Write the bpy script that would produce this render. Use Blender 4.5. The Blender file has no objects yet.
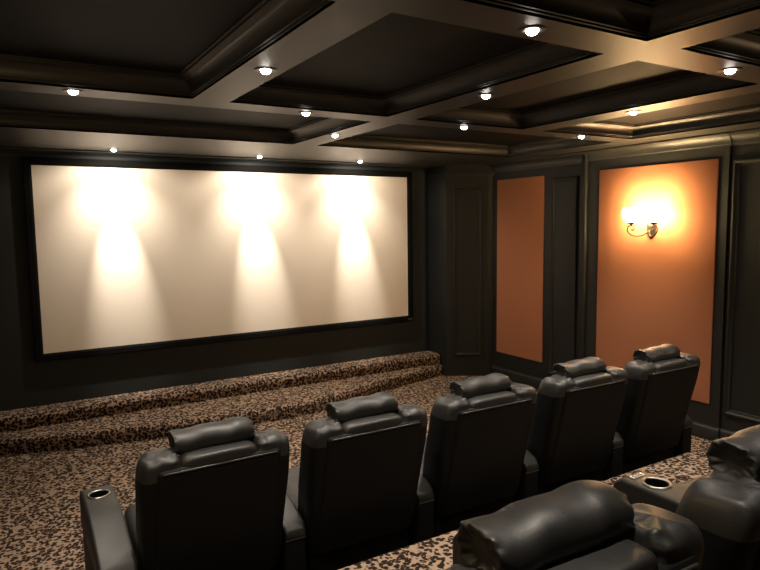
import bpy, bmesh, math, random
from mathutils import Vector, Matrix, noise

random.seed(7)
scene = bpy.context.scene
COL = scene.collection
PI = math.pi

# ------------------------------------------------------------------ materials
def new_mat(name):
    m = bpy.data.materials.new(name)
    m.use_nodes = True
    nt = m.node_tree
    b = nt.nodes['Principled BSDF']
    return m, nt, b

def simple(name, col, rough=.5, metal=0., spec=.5, bump=None, coat=0.):
    m, nt, b = new_mat(name)
    b.inputs['Base Color'].default_value = (*col, 1)
    b.inputs['Roughness'].default_value = rough
    b.inputs['Metallic'].default_value = metal
    b.inputs['Specular IOR Level'].default_value = spec
    b.inputs['Coat Weight'].default_value = coat
    if bump:
        sc, st, dist = bump
        tc = nt.nodes.new('ShaderNodeTexCoord')
        n = nt.nodes.new('ShaderNodeTexNoise')
        n.inputs['Scale'].default_value = sc
        n.inputs['Detail'].default_value = 4
        nt.links.new(tc.outputs['Object'], n.inputs['Vector'])
        bp = nt.nodes.new('ShaderNodeBump')
        bp.inputs['Strength'].default_value = st
        bp.inputs['Distance'].default_value = dist
        nt.links.new(n.outputs['Fac'], bp.inputs['Height'])
        nt.links.new(bp.outputs['Normal'], b.inputs['Normal'])
    return m

def leather(name, col, rough, spec=.55):
    m, nt, b = new_mat(name)
    b.inputs['Base Color'].default_value = (*col, 1)
    b.inputs['Specular IOR Level'].default_value = spec
    tc = nt.nodes.new('ShaderNodeTexCoord')
    v = nt.nodes.new('ShaderNodeTexVoronoi')
    v.inputs['Scale'].default_value = 260
    n = nt.nodes.new('ShaderNodeTexNoise')
    n.inputs['Scale'].default_value = 9
    n.inputs['Detail'].default_value = 5
    nt.links.new(tc.outputs['Object'], v.inputs['Vector'])
    nt.links.new(tc.outputs['Object'], n.inputs['Vector'])
    b1 = nt.nodes.new('ShaderNodeBump')
    b1.inputs['Strength'].default_value = .15
    b1.inputs['Distance'].default_value = .0012
    nt.links.new(v.outputs['Distance'], b1.inputs['Height'])
    b2 = nt.nodes.new('ShaderNodeBump')
    b2.inputs['Strength'].default_value = .25
    b2.inputs['Distance'].default_value = .008
    nt.links.new(n.outputs['Fac'], b2.inputs['Height'])
    nt.links.new(b1.outputs['Normal'], b2.inputs['Normal'])
    nt.links.new(b2.outputs['Normal'], b.inputs['Normal'])
    mr = nt.nodes.new('ShaderNodeMapRange')
    mr.inputs['To Min'].default_value = rough - .05
    mr.inputs['To Max'].default_value = rough + .07
    nt.links.new(n.outputs['Fac'], mr.inputs['Value'])
    nt.links.new(mr.outputs['Result'], b.inputs['Roughness'])
    return m

def emission(name, col, strength):
    m, nt, b = new_mat(name)
    b.inputs['Base Color'].default_value = (.8, .8, .8, 1)
    b.inputs['Emission Color'].default_value = (*col, 1)
    b.inputs['Emission Strength'].default_value = strength
    return m

def carpet_mat():
    m, nt, b = new_mat('leopard_carpet')
    L = nt.links.new
    g = nt.nodes.new('ShaderNodeNewGeometry')
    wn = nt.nodes.new('ShaderNodeTexNoise')
    wn.inputs['Scale'].default_value = 16
    wn.inputs['Detail'].default_value = 2
    L(g.outputs['Position'], wn.inputs['Vector'])
    sub = nt.nodes.new('ShaderNodeVectorMath'); sub.operation = 'SUBTRACT'
    L(wn.outputs['Color'], sub.inputs[0]); sub.inputs[1].default_value = (.5, .5, .5)
    scl = nt.nodes.new('ShaderNodeVectorMath'); scl.operation = 'SCALE'
    L(sub.outputs[0], scl.inputs[0]); scl.inputs['Scale'].default_value = .04
    add = nt.nodes.new('ShaderNodeVectorMath'); add.operation = 'ADD'
    L(g.outputs['Position'], add.inputs[0]); L(scl.outputs[0], add.inputs[1])
    vf = nt.nodes.new('ShaderNodeTexVoronoi'); vf.feature = 'F1'
    vf.inputs['Scale'].default_value = 36
    vf.inputs['Randomness'].default_value = .8
    L(add.outputs[0], vf.inputs['Vector'])
    n2 = nt.nodes.new('ShaderNodeTexNoise')
    n2.inputs['Scale'].default_value = 58
    n2.inputs['Detail'].default_value = 1
    L(g.outputs['Position'], n2.inputs['Vector'])
    ma = nt.nodes.new('ShaderNodeMath'); ma.operation = 'MULTIPLY_ADD'
    L(n2.outputs['Fac'], ma.inputs[0]); ma.inputs[1].default_value = .36
    L(vf.outputs['Distance'], ma.inputs[2])
    # dark spots on a tan ground
    r1 = nt.nodes.new('ShaderNodeValToRGB')
    e = r1.color_ramp.elements
    e[0].position = .67; e[0].color = (.020, .013, .010, 1)
    e[1].position = .81; e[1].color = (.35, .25, .18, 1)
    L(ma.outputs[0], r1.inputs['Fac'])
    # brown heart in about half of the spots
    r2 = nt.nodes.new('ShaderNodeValToRGB')
    e = r2.color_ramp.elements
    e[0].position = .33; e[0].color = (1, 1, 1, 1)
    e[1].position = .42; e[1].color = (0, 0, 0, 1)
    L(ma.outputs[0], r2.inputs['Fac'])
    sp = nt.nodes.new('ShaderNodeSeparateColor')
    L(vf.outputs['Color'], sp.inputs['Color'])
    gt = nt.nodes.new('ShaderNodeMath'); gt.operation = 'GREATER_THAN'
    gt.inputs[1].default_value = .5
    L(sp.outputs['Red'], gt.inputs[0])
    mu = nt.nodes.new('ShaderNodeMath'); mu.operation = 'MULTIPLY'
    L(r2.outputs['Color'], mu.inputs[0]); L(gt.outputs[0], mu.inputs[1])
    mx = nt.nodes.new('ShaderNodeMix'); mx.data_type = 'RGBA'
    L(mu.outputs[0], mx.inputs['Factor'])
    L(r1.outputs['Color'], mx.inputs['A'])
    mx.inputs['B'].default_value = (.19, .12, .08, 1)
    L(mx.outputs['Result'], b.inputs['Base Color'])
    b.inputs['Roughness'].default_value = .95
    b.inputs['Specular IOR Level'].default_value = .1
    fn = nt.nodes.new('ShaderNodeTexNoise')
    fn.inputs['Scale'].default_value = 320
    L(g.outputs['Position'], fn.inputs['Vector'])
    bp = nt.nodes.new('ShaderNodeBump')
    bp.inputs['Strength'].default_value = .6
    bp.inputs['Distance'].default_value = .006
    L(fn.outputs['Fac'], bp.inputs['Height'])
    L(bp.outputs['Normal'], b.inputs['Normal'])
    return m

def fabric_mat(name, col):
    m, nt, b = new_mat(name)
    L = nt.links.new
    tc = nt.nodes.new('ShaderNodeTexCoord')
    n = nt.nodes.new('ShaderNodeTexNoise')
    n.inputs['Scale'].default_value = 300
    n.inputs['Detail'].default_value = 3
    L(tc.outputs['Object'], n.inputs['Vector'])
    r = nt.nodes.new('ShaderNodeMapRange')
    r.inputs['To Min'].default_value = .85
    r.inputs['To Max'].default_value = 1.1
    L(n.outputs['Fac'], r.inputs['Value'])
    mx = nt.nodes.new('ShaderNodeVectorMath'); mx.operation = 'SCALE'
    mx.inputs[0].default_value = col
    L(r.outputs['Result'], mx.inputs['Scale'])
    L(mx.outputs[0], b.inputs['Base Color'])
    b.inputs['Roughness'].default_value = .9
    b.inputs['Specular IOR Level'].default_value = .15
    bp = nt.nodes.new('ShaderNodeBump')
    bp.inputs['Strength'].default_value = .3
    bp.inputs['Distance'].default_value = .002
    L(n.outputs['Fac'], bp.inputs['Height'])
    L(bp.outputs['Normal'], b.inputs['Normal'])
    return m

M = {}
M['paint'] = simple('black_satin_paint', (.0140, .0152, .0138), .55, spec=.4, bump=(60, .05, .001))
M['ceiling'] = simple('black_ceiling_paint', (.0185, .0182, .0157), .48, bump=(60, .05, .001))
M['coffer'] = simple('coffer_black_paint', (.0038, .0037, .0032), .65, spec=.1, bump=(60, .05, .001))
M['screenwall'] = simple('black_matte_wall', (.0140, .0185, .0205), .7, bump=(80, .05, .001))
M['carpet'] = carpet_mat()
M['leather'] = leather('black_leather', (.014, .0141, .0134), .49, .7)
M['leather_shaded'] = leather('black_leather_shaded', (.0034, .0042, .0046), .58, .22)  # shaded copy of the black leather, rear and side shade held in its colour
M['piping'] = simple('leather_piping', (.05, .048, .044), .28, spec=1.)
M['velvet'] = simple('black_velvet', (.006, .006, .0058), .95, spec=.1, bump=(300, .2, .001))
M['screen'] = simple('white_screen', (.90, .81, .69), .55, spec=.35, bump=(400, .03, .0005))
M['fabric'] = fabric_mat('terracotta_fabric', (.53, .215, .112))
M['chrome'] = simple('chrome', (.42, .41, .39), .28, metal=1., bump=(40, .02, .001))
M['silver'] = simple('brushed_silver', (.72, .72, .70), .35, metal=.9, bump=(40, .02, .001))
M['darkmetal'] = simple('dark_cup_metal', (.03, .03, .03), .3, metal=.8, bump=(40, .02, .001))
M['bronze'] = simple('aged_bronze', (.055, .05, .038), .4, metal=.7, bump=(60, .3, .003))
M['trimring'] = simple('dark_trim_ring', (.03, .028, .025), .4, bump=(60, .05, .001))
M['lens'] = emission('lamp_lens', (1., .93, .82), 30.)
M['shade'] = emission('lit_opal_glass', (1., .70, .33), 125.)
M['arm_leather'] = leather('arm_leather', (.013, .0130, .0122), .48, .5)
M['plastic'] = simple('dark_plastic', (.02, .02, .02), .4, bump=(40, .05, .001))
M['badge'] = simple('grey_badge', (.12, .12, .12), .4, bump=(40, .05, .001))

# ------------------------------------------------------------------ helpers
def obj(name, bm, mat, parent=None, smooth=False, angle=None):
    me = bpy.data.meshes.new(name)
    bmesh.ops.recalc_face_normals(bm, faces=bm.faces[:])
    bm.to_mesh(me); bm.free()
    me.materials.append(mat)
    if smooth:
        for p in me.polygons: p.use_smooth = True
        if angle is not None:
            me.set_sharp_from_angle(angle=math.radians(angle))
    o = bpy.data.objects.new(name, me)
    COL.objects.link(o)
    if parent: o.parent = parent
    return o

def tag(o, label, cat, group=None, kind=None):
    o['label'] = label; o['category'] = cat
    if group: o['group'] = group
    if kind: o['kind'] = kind
    return o

def thing(name, label, cat, loc=(0, 0, 0), rz=0., group=None):
    o = bpy.data.objects.new(name, None)
    o.empty_display_size = .1
    COL.objects.link(o)
    o.location = loc; o.rotation_euler = (0, 0, rz)
    return tag(o, label, cat, group)

def struct(name, bm, mat, label=None, cat=None, **kw):
    o = obj(name, bm, mat, **kw)
    o['kind'] = 'structure'
    if label: o['label'] = label
    if cat: o['category'] = cat
    return o

def dup(root, loc, rz=0., label=None):
    r = root.copy(); COL.objects.link(r)
    r.location = loc; r.rotation_euler = (0, 0, rz)
    if label: r['label'] = label
    for ch in list(root.children):
        c = ch.copy(); COL.objects.link(c); c.parent = r
        for g in ch.children:
            d = g.copy(); COL.objects.link(d); d.parent = c
    return r

def box(bm, x0, x1, y0, y1, z0, z1, bev=0., seg=2):
    vs = [bm.verts.new((x, y, z)) for z in (z0, z1) for x, y in ((x0, y0), (x1, y0), (x1, y1), (x0, y1))]
    fs = [bm.faces.new([vs[i] for i in q]) for q in
          ((3, 2, 1, 0), (4, 5, 6, 7), (0, 1, 5, 4), (1, 2, 6, 5), (2, 3, 7, 6), (3, 0, 4, 7))]
    if bev > 0:
        es = set(e for f in fs for e in f.edges)
        bmesh.ops.bevel(bm, geom=list(es), offset=bev, segments=seg, affect='EDGES', profile=.5)

def poly_prism(bm, pts, z0, z1):
    lo = [bm.verts.new((x, y, z0)) for x, y in pts]
    hi = [bm.verts.new((x, y, z1)) for x, y in pts]
    n = len(pts)
    bm.faces.new(lo[::-1]); bm.faces.new(hi)
    for i in range(n):
        bm.faces.new((lo[i], lo[(i + 1) % n], hi[(i + 1) % n], hi[i]))

def bridge(bm, rings, closed=True, cap0=False, cap1=False):
    R = [[bm.verts.new(p) for p in r] for r in rings]
    n = len(R[0])
    for a, b in zip(R, R[1:]):
        for i in range(n if closed else n - 1):
            j = (i + 1) % n
            bm.faces.new((a[i], a[j], b[j], b[i]))
    if cap0: bm.faces.new(R[0][::-1])
    if cap1: bm.faces.new(R[-1])
    return R

def lathe(bm, prof, seg=24, cx=0., cy=0., cz=0., cap0=False, cap1=False):
    rings = [[(cx + r * math.cos(2 * PI * k / seg), cy + r * math.sin(2 * PI * k / seg), cz + z)
              for k in range(seg)] for r, z in prof]
    bridge(bm, rings, True, cap0, cap1)

def tube(bm, pts, rad, seg=8):
    pts = [Vector(p) for p in pts]
    rings = []
    up = Vector((0.13, .21, 1)).normalized()
    for i, p in enumerate(pts):
        t = (pts[min(i + 1, len(pts) - 1)] - pts[max(i - 1, 0)]).normalized()
        a = t.cross(up)
        if a.length < 1e-3: a = t.cross(Vector((1, 0, 0)))
        a.normalize(); b = a.cross(t)
        r = rad(i / (len(pts) - 1)) if callable(rad) else rad
        rings.append([p + r * (math.cos(2 * PI * k / seg) * a + math.sin(2 * PI * k / seg) * b) for k in range(seg)])
    bridge(bm, rings, True, True, True)

def frame_ring(bm, origin, uax, vax, nax, w, h, prof):
    """mitred moulding round a w x h rectangle; prof = (inset, height) pairs"""
    o, u, v, n = Vector(origin), Vector(uax), Vector(vax), Vector(nax)
    rings = []
    for ins, ht in prof:
        rings.append([o + u * a + v * b + n * ht for a, b in
                      ((ins, ins), (w - ins, ins), (w - ins, h - ins), (ins, h - ins))])
    bridge(bm, rings, True)

def spow(v, e):
    return math.copysign(abs(v) ** e, v)

def superquad(bm, c, half, e1=.5, e2=.5, axis='Z', nu=36, nv=20, warp=None, pucker=0., seed=0., lump=0., lumpscale=6.):
    """superellipsoid with its poles on the chosen axis; pucker pleats the two ends"""
    c = Vector(c)
    rings = []
    for j in range(nv + 1):
        ph = -PI / 2 + PI * j / nv
        cp, sp = spow(math.cos(ph), e1), spow(math.sin(ph), e1)
        if j in (0, nv): cp = .02
        ring = []
        for i in range(nu):
            th = 2 * PI * i / nu
            a, b = cp * spow(math.cos(th), e2), cp * spow(math.sin(th), e2)
            q = sp
            if pucker:
                end = max(0., (abs(math.sin(ph)) - .55) / .45)
                k = 1 + pucker * end * (.5 * math.sin(9 * th + seed) + .35 * math.sin(14 * th + 2 * seed))
                a *= k; b *= k
                q *= 1 - pucker * .9 * end ** 3
            p = {'Z': (a, b, q), 'X': (q, a, b), 'Y': (a, q, b)}[axis]
            p = Vector((p[0] * half[0], p[1] * half[1], p[2] * half[2]))
            if lump:
                d = p.normalized() if p.length else Vector((0, 0, 1))
                p += d * lump * noise.noise((p + c) * lumpscale + Vector((seed * 3.1, seed, 0)))
            p += c
            if warp: p = warp(p)
            ring.append(p)
        rings.append(ring)
    bridge(bm, rings, True, True, True)

# ------------------------------------------------------------------ dimensions
XL, XR = -.87, 5.262          # side walls
YW = .05                     # face of the screen wall
YB = -9.2                    # wall behind the seats
ZB, ZC = 2.80, 2.915         # underside of beams, ceiling inside coffers
RISER_Y, RISER_Z = -4.335, .36

# ------------------------------------------------------------------ setting: floor and stage
bm = bmesh.new(); box(bm, XL, XR, YB, YW, -.1, 0.); struct('floor', bm, M['carpet'], 'leopard print carpet covering the lower floor', 'floor')

def stepped(name, edge, h, r, x0, x1, n, yback, label):
    bm = bmesh.new()
    rings = []
    for i in range(n + 1):
        x = x0 + (x1 - x0) * i / n
        y = edge(x)
        pr = [(yback, 0.), (y + .012, 0.), (y + .008, h * .5)]
        for k in range(7):
            a = PI / 2 * k / 6
            pr.append((y + r - r * math.cos(a), h - r + r * math.sin(a)))
        pr.append((yback, h))
        rings.append([(x, yy, zz) for yy, zz in pr])
    bridge(bm, rings, True, True, True)
    return struct(name, bm, M['carpet'], label, 'step', smooth=True, angle=40)

BOW = [(-.9, -.30), (-.42, -.47), (.05, -.64), (.56, -.74), (1.1, -.84), (2.2, -.93), (2.75, -.86), (3.8, -.53), (4.78, -.31)]
def bow(x):
    n = len(BOW)
    for i in range(n - 1):
        if x <= BOW[i + 1][0] or i == n - 2:
            (xa, ya), (xb, yb) = BOW[i], BOW[i + 1]
            ma = (BOW[i + 1][1] - BOW[max(i - 1, 0)][1]) / (BOW[i + 1][0] - BOW[max(i - 1, 0)][0])
            j = min(i + 2, n - 1)
            mb = (BOW[j][1] - ya) / (BOW[j][0] - xa)
            t = (x - xa) / (xb - xa); d = xb - xa
            return ((2*t**3-3*t*t+1)*ya + (t**3-2*t*t+t)*d*ma + (-2*t**3+3*t*t)*yb + (t**3-t*t)*d*mb)
stepped('stage_platform', lambda x: -.235, .272, .05, XL, 4.72, 4, YW, 'upper leopard carpeted stage step directly under the screen wall')
stepped('stage_step', bow, .136, .05, XL, 4.70, 48, -.2, 'lower bowed leopard carpeted stage step in front of upper step')

bm = bmesh.new()
pr = [(YB, 0.), (RISER_Y + .0, 0.)]
r = .03
for k in range(6):
    a = PI / 2 * k / 5
    pr.append((RISER_Y - r + r * math.cos(a), RISER_Z - r + r * math.sin(a)))
pr.append((YB, RISER_Z))
bridge(bm, [[(x, y, z) for y, z in pr] for x in (XL, XR - .0)], True, True, True)
struct('seating_riser', bm, M['carpet'], 'raised leopard carpeted platform under the back row of seats', 'platform', smooth=True, angle=40)

# ------------------------------------------------------------------ setting: walls
bm = bmesh.new(); box(bm, XL - .1, XR + .1, YW, .17, -.1, 3.1); struct('wall_front', bm, M['screenwall'], 'black wall behind the screen', 'wall')
bm = bmesh.new(); box(bm, XR, XR + .12, YB, 0., -.1, 3.1); struct('wall_right', bm, M['paint'], 'black panelled wall on the right', 'wall')
bm = bmesh.new(); box(bm, XL - .12, XL, YB, 0., -.1, 3.1); struct('wall_left', bm, M['paint'], 'black wall on the left', 'wall')
bm = bmesh.new(); box(bm, XL - .1, XR + .1, YB - .12, YB, -.1, 3.1); struct('wall_back', bm, M['paint'], 'black wall behind the seats', 'wall')

# raised bay that carries the lit terracotta panel
bm = bmesh.new()
box(bm, XR - .02, XR + .01, -3.80, -2.21, 0., ZB, .006)
struct('trim_1', bm, M['paint'], 'shallow raised bay of the right wall behind the lit panel', 'wall trim')
bm = bmesh.new()
for (a, b, d) in ((-2.245, -2.175, .055),):
    box(bm, XR - d, XR + .01, a, b, 0., ZB, .018, 3)
struct('trim_2', bm, M['paint'], 'rounded vertical moulding left of the lit panel', 'wall trim', smooth=True, angle=50)

MOULD = [(0, 0), (0, .012), (.006, .020), (.016, .022), (.024, .016), (.030, .012), (.038, .010), (.042, 0)]
def wall_mould(name, y0, y1, z0, z1, x, label, scale=1.):
    bm = bmesh.new()
    frame_ring(bm, (x, y0, z0), (0, -1, 0), (0, 0, 1), (-1, 0, 0), y0 - y1, z1 - z0, [(a * scale, b * scale) for a, b in MOULD])
    return struct(name, bm, M['paint'], label, 'wall trim', smooth=True, angle=35)
wall_mould('trim_3', -1.70, -2.10, .22, 2.55, XR, 'narrow moulded black wall panel between the two terracotta panels', 1.1)
wall_mould('trim_4', -3.83, -5.10, .27, 2.56, XR, 'wide moulded black wall panel right of the lit terracotta panel', 1.3)

# baseboard of the right wall
def sweep_y(bm, prof, y0, y1):
    bridge(bm, [[(XR - d, y, z) for d, z in prof] for y in (y0, y1)], True, True, True)
BB = [(-.01, 0), (.03, 0), (.03, .10), (.024, .115), (.014, .125), (.012, .135), (-.01, .135)]
bm = bmesh.new(); sweep_y(bm, BB, -.55, -2.2)
sweep_y(bm, [(d + .02, z) for d, z in BB], -2.2, -3.81)
sweep_y(bm, BB, -3.81, RISER_Y + .01)
struct('baseboard_right', bm, M['paint'], 'black baseboard along the right wall', 'baseboard', smooth=True, angle=30)

# angled corner column
bm = bmesh.new()
CA, CB = Vector((4.74, -.36, 0)), Vector((5.20, -.67, 0))
poly_prism(bm, [(4.74, YW), (CA.x, CA.y), (CB.x, CB.y), (XR, -.69), (XR, YW)], 0., ZB)
col_o = struct('corner_column', bm, M['paint'], 'angled black column in the corner between screen wall and right wall', 'column')
ud = (CB - CA).normalized(); nd = Vector((ud.y, -ud.x, 0))
if nd.y > 0: nd = -nd
fw = (CB - CA).length
bm = bmesh.new()
frame_ring(bm, CA + ud * .09 + Vector((0, 0, .27)), ud, (0, 0, 1), nd, fw - .18, 2.23, MOULD)
obj('panel_moulding', bm, M['paint'], col_o, True, 35)
bm = bmesh.new()
def col_band(bm, z0, z1, d):
    pts = []
    a = CA - ud * d * .6 + nd * d; b = CB + ud * d * .6 + nd * d
    pts = [(4.74 - d, -.0), (a.x - d * .3, a.y), (b.x, b.y), (XR, b.y - .01), (XR, 0.)]
    poly_prism(bm, pts, z0, z1)
col_band(bm, 0., .11, .035); col_band(bm, .11, .125, .025)
obj('column_base', bm, M['paint'], col_o)
bm = bmesh.new(); col_band(bm, 2.655, 2.68, .02); col_band(bm, 2.68, 2.70, .035)
obj('column_cap', bm, M['paint'], col_o)

# ------------------------------------------------------------------ setting: coffered ceiling
XS = [-.44, .7375, .9625, 2.1125, 2.35, 3.42, 3.65, 4.82]
YS = [-1.44, -2.89, -3.11, -4.98, -5.20, -7.06, -7.28, -8.90]
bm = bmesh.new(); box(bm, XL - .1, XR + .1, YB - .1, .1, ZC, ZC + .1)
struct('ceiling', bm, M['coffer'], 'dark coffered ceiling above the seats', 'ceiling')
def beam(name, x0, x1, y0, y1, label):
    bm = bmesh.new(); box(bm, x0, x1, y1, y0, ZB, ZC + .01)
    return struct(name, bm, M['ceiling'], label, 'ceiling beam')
beam('trim_5', XL, XR, YW, YS[0], 'wide dark soffit over the screen wall')
beam('trim_6', XL, XR, YS[7], YB, 'soffit over the back wall')
beam('trim_7', XL, XS[0], YS[0], YS[7], 'soffit along the left wall')
beam('trim_8', XS[7], XR, YS[0], YS[7], 'dark soffit along the right wall')
beam('trim_9', XS[0], XS[7], YS[1], YS[2], 'ceiling cross beam nearest the screen')
beam('trim_10', XS[0], XS[7], YS[3], YS[4], 'ceiling cross beam over the gap between the rows')
beam('trim_11', XS[0], XS[7], YS[5], YS[6], 'ceiling cross beam over the back of the room')
for i, (a, b, nm) in enumerate(((1, 2, 'left'), (3, 4, 'middle'), (5, 6, 'right'))):
    segs = [(YS[2], YS[3]), (YS[4], YS[5]), (YS[6], YS[7])]
    if nm == 'middle': segs = [(YS[0], YS[1])] + segs
    bm = bmesh.new()
    for (y0, y1) in segs:
        box(bm, XS[a], XS[b], y1, y0, ZB, ZC + .01)
    struct('trim_%d' % (12 + i), bm, M['ceiling'], 'the %s ceiling beam running towards the screen' % nm, 'ceiling beam')
COVE = [(0., .000), (.0, .012), (.008, .014), (.008, .022), (.016, .024), (.016, .030)]
for k in range(9):
    a = PI / 2 * k / 8
    COVE.append((.016 + .070 * (1 - math.cos(a)), .030 + .066 * math.sin(a)))
COVE += [(.094, .096), (.094, .106), (.106, .108), (.106, .116)]
def cove(name, x0, x1, y0, y1, label):
    bm = bmesh.new()
    frame_ring(bm, (x0, y0, ZB), (1, 0, 0), (0, -1, 0), (0, 0, 1), x1 - x0, y0 - y1, COVE)
    return struct(name, bm, M['ceiling'], label, 'ceiling moulding', smooth=True, angle=30)
n = 15
cells = [(XS[0], XS[3], YS[0], YS[1]), (XS[4], XS[7], YS[0], YS[1])]
for (y0, y1) in ((YS[2], YS[3]), (YS[4], YS[5]), (YS[6], YS[7])):
    for a in (0, 2, 4, 6):
        cells.append((XS[a], XS[a + 1], y0, y1))
for c in cells:
    cove('trim_%d' % n, *c, 'cove moulding round a ceiling coffer'); n += 1

# crown moulding where the right wall meets the soffit, stepped out over the raised bay
CR = [(-.01, -.115), (.010, -.115), (.014, -.10), (.022, -.096)]
for k in range(8):
    a = PI / 2 * k / 7
    CR.append((.022 + .075 * (1 - math.cos(a)), -.096 + .080 * math.sin(a)))
CR += [(.102, -.014), (.102, .005), (-.01, .005)]
bm = bmesh.new()
for (o, y0, y1) in ((0., -.60, -2.2), (.008, -2.2, -3.81), (0., -3.81, YB)):
    bridge(bm, [[(XR - o - d, y, ZB + z) for d, z in CR] for y in (y0, y1)], True, True, True)
struct('trim_%d' % n, bm, M['ceiling'], 'crown moulding along the top of the right wall', 'wall trim', smooth=True, angle=30); n += 1
# cornice along the screen wall
bm = bmesh.new()
bridge(bm, [[(x, YW - d, ZB + z) for d, z in [(a, b * .6) for a, b in CR]] for x in (XL, 4.70)], True, True, True)
box(bm, XL, 4.7, -.19, -.10, ZB - .012, ZB + .005, .004)
struct('trim_%d' % n, bm, M['screenwall'], 'thin cornice above the screen', 'wall trim', smooth=True, angle=30); n += 1

# ------------------------------------------------------------------ projection screen
SW, SZ0, SZ1 = 4.375, .799, 2.656
t = thing('projection_screen', 'wide white fixed projection screen in black velvet frame on front wall', 'projection screen', (0, YW, SZ0))
bm = bmesh.new(); box(bm, -.01, SW + .01, -.030, -.022, -.01, SZ1 - SZ0 + .01); obj('screen_surface', bm, M['screen'], t)
bm = bmesh.new()
frame_ring(bm, (-.075, 0, -.075), (1, 0, 0), (0, 0, 1), (0, -1, 0), SW + .15, SZ1 - SZ0 + .15,
           [(0, .001), (0, .046), (.006, .052), (.055, .050), (.075, .034), (.075, .020)])
obj('frame', bm, M['velvet'], t)
bm = bmesh.new(); box(bm, SW - .01, SW + .055, -.0545, -.0505, -.052, -.036, .001); obj('badge', bm, M['badge'], t)

# ------------------------------------------------------------------ terracotta wall panels
def wall_panel(y0, y1, z0, z1, x, label):
    bm = bmesh.new(); box(bm, x - .012, x + .001, y1, y0, z0, z1, .004, 3)
    return tag(obj('wall_mounted_panel', bm, M['fabric'], None, True, 40), label, 'wall panel', 'terracotta fabric panels on the right wall')
wall_panel(-.775, -1.59, .335, 2.587, XR, 'narrow terracotta fabric wall panel nearest the screen, without a lamp')
wall_panel(-2.407, -3.704, .335, 2.584, XR - .02, 'wide terracotta fabric wall panel carrying the lit sconce')

# ------------------------------------------------------------------ sconce
def make_sconce(loc, label):
    t = thing('wall_sconce', label, 'wall lamp', loc)   # local -X points into the room, Y along wall
    bm = bmesh.new()
    prof = []
    rings = []
    for k in range(11):
        f = k / 10
        z = .075 - .15 * f
        w = .056 * (1 - .25 * f ** 2) if f < .75 else .056 * (1 - .25 * .5625) * max(.12, 1 - ((f - .75) / .25) ** 2 * .9)
        d = .030 if 0 < k < 10 else .014
        rings.append([(-d * math.sin(a), w * math.cos(a), z) for a in [PI * q / 10 for q in range(11)]])
    bridge(bm, rings, True, True, True)
    obj('back_plate', bm, M['bronze'], t, True, 50)
    for s in (1, -1):
        sy = s * .125
        bm = bmesh.new()
        pts = []
        # out from the plate, down, round and up into a scroll under the cup
        ctrl = [(-.03, .0, .0), (-.06, .02 * s, -.03), (-.10, .06 * s, -.055), (-.135, .12 * s, -.05), (-.15, .165 * s, -.01),
                (-.15, .16 * s, .035), (-.148, .125 * s, .045), (-.146, .095 * s, .03), (-.145, .10 * s, .005), (-.144, .12 * s, .004), (-.143, .125 * s, .018)]
        for i in range(len(ctrl) - 1):
            p0, p1, p2, p3 = [Vector(ctrl[max(0, min(len(ctrl) - 1, i + q))]) for q in (-1, 0, 1, 2)]
            for q in range(6):
                u = q / 6
                pts.append(.5 * ((2 * p1) + (p2 - p0) * u + (2 * p0 - 5 * p1 + 4 * p2 - p3) * u * u + (3 * p1 - p0 - 3 * p2 + p3) * u ** 3))
        pts.append(Vector(ctrl[-1]))
        tube(bm, pts, lambda f: .008 - .0025 * f, 8)
        arm = obj('arm', bm, M['bronze'], t, True)
        bm = bmesh.new()
        lathe(bm, [(.006, .045), (.010, .055), (.030, .066), (.046, .078), (.048, .084), (.040, .084), (.02, .074), (.004, .070)], 20, -.15, sy, 0., True, True)
        obj('cup', bm, M['bronze'], arm, True, 40)
        bm = bmesh.new()
        lathe(bm, [(.034, .082), (.060, .10), (.078, .13), (.084, .165), (.080, .20), (.072, .225), (.068, .225), (.076, .20), (.080, .165), (.074, .13), (.056, .104), (.030, .088)],
              24, -.15, sy, 0., True, True)
        obj('lamp_shade', bm, M['shade'], arm, True)
    return t
SC = (XR - .032, -3.055, 1.945)
make_sconce(SC, 'lit bronze two-arm wall sconce with scrolled arms on the wide terracotta panel')

# ------------------------------------------------------------------ recessed downlights
def make_downlight():
    t = thing('recessed_downlight', '', 'ceiling light', (0, 0, ZB), 0, 'recessed downlights in the ceiling beams')
    bm = bmesh.new()
    lathe(bm, [(.056, .002), (.056, -.003), (.050, -.005), (.036, -.0045), (.028, .0), (.026, .004)], 28, 0, 0, 0)
    obj('trim_ring', bm, M['trimring'], t, True, 40)
    bm = bmesh.new()
    lathe(bm, [(.026, .004)] + [(.025 * math.cos(PI / 2 * k / 7) + .0005, -.004 - .018 * math.sin(PI / 2 * k / 7)) for k in range(8)], 24, 0, 0, 0, True, True)
    obj('lens', bm, M['lens'], t, True)
    return t
def spot(name, loc, energy, size, blend, target=None, col=(1., .88, .74), rad=.03, parent=None):
    d = bpy.data.lights.new(name, 'SPOT')
    d.energy = energy; d.spot_size = math.radians(size); d.spot_blend = blend
    d.color = col; d.shadow_soft_size = rad
    o = bpy.data.objects.new(name, d); COL.objects.link(o)
    o.location = loc
    tg = Vector(target) if target else Vector(loc) + Vector((0, 0, -1))
    o.rotation_euler = (tg - Vector(loc)).to_track_quat('-Z', 'Y').to_euler()
    return o
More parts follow.
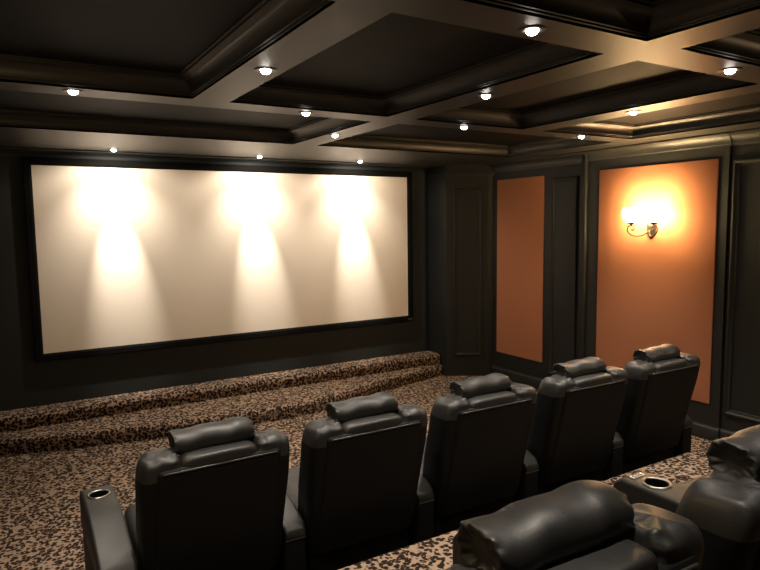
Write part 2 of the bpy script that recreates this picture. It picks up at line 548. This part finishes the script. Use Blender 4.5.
DL = [
    (.10, -3.03, 'recessed ceiling downlight on the far left of the cross beam nearest the screen'),
    (1.53, -3.0, 'recessed ceiling downlight on the front cross beam, just left of the middle beam'),
    (2.90, -3.0, 'recessed ceiling downlight on the front cross beam, between middle and right beams'),
    (4.20, -3.05, 'recessed ceiling downlight on the front cross beam, nearest the right wall'),
    (2.19, -2.15, 'recessed ceiling downlight on the middle beam between the front cross beam and screen soffit'),
    (2.24, -4.02, 'recessed ceiling downlight on the middle beam between the two cross beams'),
    (.865, -3.98, 'recessed ceiling downlight on the left beam running towards the screen'),
    (3.545, -4.07, 'recessed ceiling downlight on the right beam with a brightly lit underside'),
    (1.56, -5.08, 'recessed ceiling downlight at the top centre of the photo, left of the beam crossing'),
    (2.94, -5.09, 'recessed ceiling downlight at the top right, right of the beam crossing'),
]
FL = [(.70, 'leftmost of the three small downlights washing the screen'),
      (2.19, 'middle of the three small downlights washing the screen'),
      (3.46, 'rightmost of the three small downlights washing the screen')]
proto = make_downlight()
DOWN_W = 112.
for i, (x, y, lab) in enumerate(DL):
    o = proto if i == 0 else dup(proto, (x, y, ZB))
    o.location = (x, y, ZB); o['label'] = lab
    spot('downlight_beam', (x, y, ZB - .04), DOWN_W * (.7 if y < -5 else 1.), 92, .9)
# the same lamps carry on over the camera
for (x, y) in ((.85, -6.1), (2.23, -6.1), (3.54, -6.1), (.1, -5.09), (4.2, -5.09)):
    spot('downlight_beam', (x, y, ZB - .04), DOWN_W * .6, 92, .9)
YF = -.34
for (x, lab) in FL:
    o = dup(proto, (x, YF, ZB), 0., lab)
    o['group'] = 'downlights washing the screen'
    spot('screen_wash', (x, YF, ZB - .04), 25., 168, .5, (x + .045 + .012 * x, -.03, 1.95), (1., .86, .70), .02)
    spot('screen_flood', (x, YF, ZB - .04), 62., 102, 1., (x + .045 + .018 * x, -.03, 1.85), (1., .88, .74), .02)
    spot('screen_beam', (x, YF, ZB - .04), 270., 31, 1., (x + .045 + .018 * x, -.03, 1.72), (1., .90, .78), .02)
# wall lamps further back, one on each side wall (outside the picture)
for loc, en in (((XR - .25, -5.7, 1.85), 24), ((XL + .2, -4.8, 2.08), 24), ((XL + .2, -7.2, 2.08), 6)):
    d = bpy.data.lights.new('sconce_glow', 'POINT'); d.energy = en; d.color = (1., .66, .34); d.shadow_soft_size = .09
    o = bpy.data.objects.new('sconce_glow', d); COL.objects.link(o); o.location = loc

# ------------------------------------------------------------------ recliners
# local frame: x across, y towards the screen, y=0 at the top rear edge, z up
def lean(z):
    return .225 * (.99 - z)
def lean_warp(p):
    return Vector((p.x, p.y + lean(p.z), p.z))

def make_recliner(label, loc, group):
    t = thing('theater_recliner', label, 'recliner', loc, 0., group)
    # flat rear panel
    bm = bmesh.new()
    rings = []
    zs = [.31, .33, .42, .55, .70, .85, .93, .955, .970, .978, .980]
    for z in zs:
        w = .288 + .010 * (1 - (z - .3) / .7)
        if z < .34: w -= (.34 - z) * .4
        dt = 0. if z < .955 else .016 * ((z - .955) / .025) ** 2
        ring = []
        y0, y1 = lean(z) - .006 + dt, lean(z) + .10
        rr = .028
        for (cx, cy, a0) in ((w - rr, y1 - rr, 0), (-w + rr, y1 - rr, 90), (-w + rr, y0 + rr, 180), (w - rr, y0 + rr, 270)):
            for q in range(6):
                a = math.radians(a0 + 90 * q / 5)
                ring.append((cx + rr * math.cos(a), cy + rr * math.sin(a), z))
        rings.append(ring)
    bridge(bm, rings, True, True, True)
    shell = obj('back_shell', bm, M['leather_shaded'], t, True, 60)
    bm = bmesh.new()
    tube(bm, [(-.262 + .524 * k / 12, lean(.968) - .005, .970) for k in range(13)], .0042, 8)
    obj('piping', bm, M['piping'], shell, True)
    # side bolsters: wrap the rear corners, pillowy rolled tops
    for s in (-1, 1):
        bm = bmesh.new()
        def bw(p):
            q = lean_warp(p)
            # deeper towards the seat, slimmer at the top
            k = max(0., min(1., (.80 - p.z) / .5))
            if p.y > .10: q.y += .025 * k
            # flares out over the consoles
            q.x += math.copysign(.016 * max(0., min(1., (p.z - .56) / .18)) * max(0., min(1., (abs(p.x) - .2) / .1)), p.x)
            # tops roll down towards the outer rear corner
            if p.z > .93:
                f = (p.z - .93) / .10
                q.z -= .022 * f * max(0., (.06 - p.y) / .08)
                q.z -= .012 * f * max(0., (abs(p.x) - .27) / .06)
            return q
        superquad(bm, (s * .251, .108, .656), (.086, .100, .378), .30, .5, 'Z', 44, 44, bw, 0., 2. + s, .008, 7.)
        for v in bm.verts:      # gathered pleats where the top rolls over
            if v.co.z > .93:
                f = min(1., (v.co.z - .93) / .08)
                e = math.exp(-((abs(v.co.x) - .175) / .05) ** 2)
                v.co.z += f * (.004 * math.sin(v.co.x * 95 + v.co.y * 30) + .006 * e * math.sin(v.co.y * 150))
                v.co.y += f * .004 * e * math.sin(v.co.z * 160)
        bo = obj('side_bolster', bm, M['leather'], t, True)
        bo.data.materials.append(M['leather_shaded'])      # darker leather copy below the top: side shade put into the colour
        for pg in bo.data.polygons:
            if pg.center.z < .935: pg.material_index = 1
    # back cushion with a rolled top that starts at the rear edge
    bm = bmesh.new()
    superquad(bm, (0, .078, .668), (.192, .080, .356), .22, .5, 'Z', 40, 34, lean_warp, 0., 4., .006, 7.)
    obj('back_cushion', bm, M['leather'], t, True)
    # headrest pillow
    bm = bmesh.new()
    def hw(p):
        q = p.copy()
        q.z += .004 * noise.noise(Vector((p.x * 14, p.y * 9, 3.))) - .25 * max(0., abs(p.x) - .10) ** 2
        q.y += .004 * noise.noise(Vector((p.x * 18, 5., p.z * 12)))
        q.z += +.0045 * math.sin(p.x * 60 + 1.5 * math.sin(p.x * 23)) * max(0., (p.z - 1.0) / .06)
        return q
    superquad(bm, (0, .158, 1.054), (.211, .078, .057), .42, .9, 'X', 48, 56, hw, .20, 1.3, .012, 9.)
    obj('headrest', bm, M['leather'], t, True)
    # seat, footrest, base
    bm = bmesh.new(); superquad(bm, (0, .66, .40), (.315, .32, .085), .35, .3, 'Z', 40, 14, None, 0., 7., .012, 6.)
    obj('seat_cushion', bm, M['arm_leather'], t, True)
    bm = bmesh.new(); superquad(bm, (0, .96, .24), (.31, .045, .175), .35, .4, 'Z', 32, 14, None, 0., 9., .008, 6.)
    obj('footrest', bm, M['arm_leather'], t, True)
    bm = bmesh.new(); box(bm, -.31, .31, .20, .91, .0, .33, .012)
    obj('base', bm, M['leather_shaded'], t, True, 40)
    return t

def console_sections(ys, wf, hf, zb, rr):
    rings = []
    for y in ys:
        w, h = wf(y), hf(y)
        ring = [(-w, y, zb), ]
        for (cx, a0) in ((-w + rr, 180), (w - rr, 90)):
            for q in range(6):
                a = math.radians(a0 - 90 * q / 5)
                ring.append((cx + rr * math.cos(a), y, h - rr + rr * math.sin(a)))
        ring.append((w, y, zb))
        rings.append(ring)
    return rings

def cut(o, cutter_bm):
    """carve the cup well out of the pad"""
    me = bpy.data.meshes.new('tmp'); cutter_bm.to_mesh(me); cutter_bm.free()
    c = bpy.data.objects.new('tmp', me); COL.objects.link(c)
    md = o.modifiers.new('b', 'BOOLEAN'); md.operation = 'DIFFERENCE'; md.solver = 'EXACT'; md.object = c
    c.parent = o.parent
    bpy.context.view_layer.update()
    dg = bpy.context.evaluated_depsgraph_get()
    nm = bpy.data.meshes.new_from_object(o.evaluated_get(dg))
    o.modifiers.clear(); old = o.data; o.data = nm; nm.name = old.name
    bpy.data.objects.remove(c); bpy.data.meshes.remove(me)

CUP_Y = .785
HC = .63
def make_console(label, loc, group, buttons=False, wide=0.):
    t = thing('armrest_console', label, 'armrest', loc, 0., group)
    W = .058 + wide
    bm = bmesh.new(); box(bm, -W, W, .155, .91, 0., .43, .012, 3)
    obj('body', bm, M['leather_shaded'], t, True, 40)
    bm = bmesh.new(); box(bm, -W + .004, W - .004, .149, .160, .424, .431, .002)
    obj('rear_trim', bm, M['piping'], t, True, 40)
    hf = lambda y: HC - (.0 if y > .60 else .135 * ((.60 - y) / .45) ** 1.15) - (.03 * max(0, (y - .89) / .04) ** 2)
    def hf2(y):
        h = hf(y)
        if y < .21: h -= .05 * ((.21 - y) / .06) ** 2 * .5
        return max(h, .455)
    bm = bmesh.new()
    ys = [.150, .16, .175, .195, .22, .26, .32, .38, .44, .50, .56, .62, .70, .785, .85, .89, .915, .93]
    bridge(bm, console_sections(ys, lambda y: W + .004 - (.010 * max(0, (.18 - y) / .03)), hf2, .436, .018), True, True, True)
    pad = obj('arm_pad', bm, M['arm_leather'], t, True, 50)
    cb = bmesh.new(); lathe(cb, [(.046, -.11), (.046, .05)], 28, 0, CUP_Y, HC, True, True)
    bmesh.ops.recalc_face_normals(cb, faces=cb.faces[:])
    cut(pad, cb)
    bm = bmesh.new()
    lathe(bm, [(.0455, -.002), (.047, .004), (.052, .006), (.0565, .004), (.0575, .0005)], 32, 0, CUP_Y, HC)
    ring = obj('cup_holder', bm, M['chrome'], t, True)
    bm = bmesh.new()
    lathe(bm, [(.0455, .001), (.0452, -.04), (.044, -.098), (.001, -.10)], 28, 0, CUP_Y, HC, False, True)
    obj('cup_well', bm, M['darkmetal'], ring, True, 40)
    if buttons:
        bm = bmesh.new(); box(bm, -.035, .035, .862, .888, HC - .003, HC + .003, .002)
        pnl = obj('control_panel', bm, M['silver'], t)
        for k in (-1, 0, 1):
            bm = bmesh.new(); lathe(bm, [(.0085, .002), (.0085, .006), (.006, .0075), (.001, .0075)], 14, .021 * k, .875, HC, True, True)
            obj('button', bm, M['chrome'], pnl, True, 40)
    return t

PITCH = .815
def y1(x): return -4.235 - .018 * (x - .5)
def y2(x): return -6.235 - .010 * (x - .6)
X1 = [.505, 1.316, 2.130, 2.982, 3.797]
seat_labels = ['black leather recliner at the left end of the front row',
               'black leather recliner second from the left in the front row',
               'black leather recliner in the middle of the front row',
               'black leather recliner second from the right in the front row, before the dark wall strip',
               'black leather recliner at the right end of the front row, against the terracotta panel']
G1 = 'black leather recliners in the front row'
x0 = X1[0]
rec = make_recliner(seat_labels[0], (x0, y1(x0), 0), G1)
for i in range(1, 5):
    x = X1[i]
    dup(rec, (x, y1(x), 0), -.018, seat_labels[i])
cons_labels = ['black armrest console with cup holder at the left end of the front row',
               'black armrest console between first and second front row recliners from the left',
               'black armrest console between second and middle front row recliners',
               'black armrest console between middle and fourth front row recliners',
               'black armrest console between the two rightmost front row recliners',
               'black armrest console at the right end of the front row by the wall']
GC = 'armrest consoles in the front row'
XC1 = [.082] + [(p + q) / 2 for p, q in zip(X1, X1[1:])] + [4.20]
make_console(cons_labels[0], (.066, y1(.066), 0), GC, False, .02)
con = make_console(cons_labels[1], (XC1[1], y1(XC1[1]), 0), GC)
for i in range(2, 6):
    x = XC1[i]
    dup(con, (x, y1(x), 0), -.018, cons_labels[i])

G2 = 'black leather recliners in the back row'
x0b = .628
PITCH = .838
r2 = dup(rec, (x0b, y2(x0b), RISER_Z), -.01, 'large nearest black leather recliner in the back row, bottom centre'); r2['group'] = G2
for i, lab in ((1, 'black leather recliner in the back row cut by the right edge'),):
    x = x0b + PITCH * i
    o = dup(rec, (x, y2(x), RISER_Z), -.01, lab); o['group'] = G2
x = x0b + PITCH * 2
o = dup(rec, (x, y2(x), RISER_Z), -.01, 'back row recliner showing only its seat beside the cup holder console'); o['group'] = G2
GD = 'armrest consoles in the back row'
xc = x0b + PITCH / 2
con2 = make_console('black back row console with large cup holder and silver buttons in clear view', (xc + PITCH + .003, y2(xc + PITCH), RISER_Z), GD, True, .016)
dup(con2, (xc, y2(xc), RISER_Z), -.01, 'back row console mostly hidden behind the nearest headrest')
dup(con2, (xc + 2 * PITCH, y2(xc + 2 * PITCH), RISER_Z), -.01, 'back row console with silver buttons at the right edge, near the wall')

# ------------------------------------------------------------------ world, camera, view
w = bpy.data.worlds.new('World'); scene.world = w
w.use_nodes = True
w.node_tree.nodes['Background'].inputs[0].default_value = (1., .9, .8, 1)
w.node_tree.nodes['Background'].inputs[1].default_value = .0

CAM = Vector((-.2967, -6.9457, 2.0375))
yaw, pitch, roll, F = .545798, -.0970242, -.0134129, 621.9
f = Vector((math.sin(yaw) * math.cos(pitch), math.cos(yaw) * math.cos(pitch), math.sin(pitch)))
rt = Vector((math.cos(yaw), -math.sin(yaw), 0)); up = rt.cross(f)
r2_ = math.cos(roll) * rt + math.sin(roll) * up
u2_ = -math.sin(roll) * rt + math.cos(roll) * up
cd = bpy.data.cameras.new('camera'); cam = bpy.data.objects.new('camera', cd); COL.objects.link(cam)
mat = Matrix((r2_, u2_, -f)).transposed().to_4x4(); mat.translation = CAM
cam.matrix_world = mat
cd.sensor_width = 36; cd.lens = F * 36 / 760; cd.clip_start = .02
scene.camera = cam
vs = scene.view_settings
vs.view_transform = 'Standard'; vs.look = 'None'; vs.gamma = 1.; vs.exposure = 0.
vs.use_curve_mapping = False
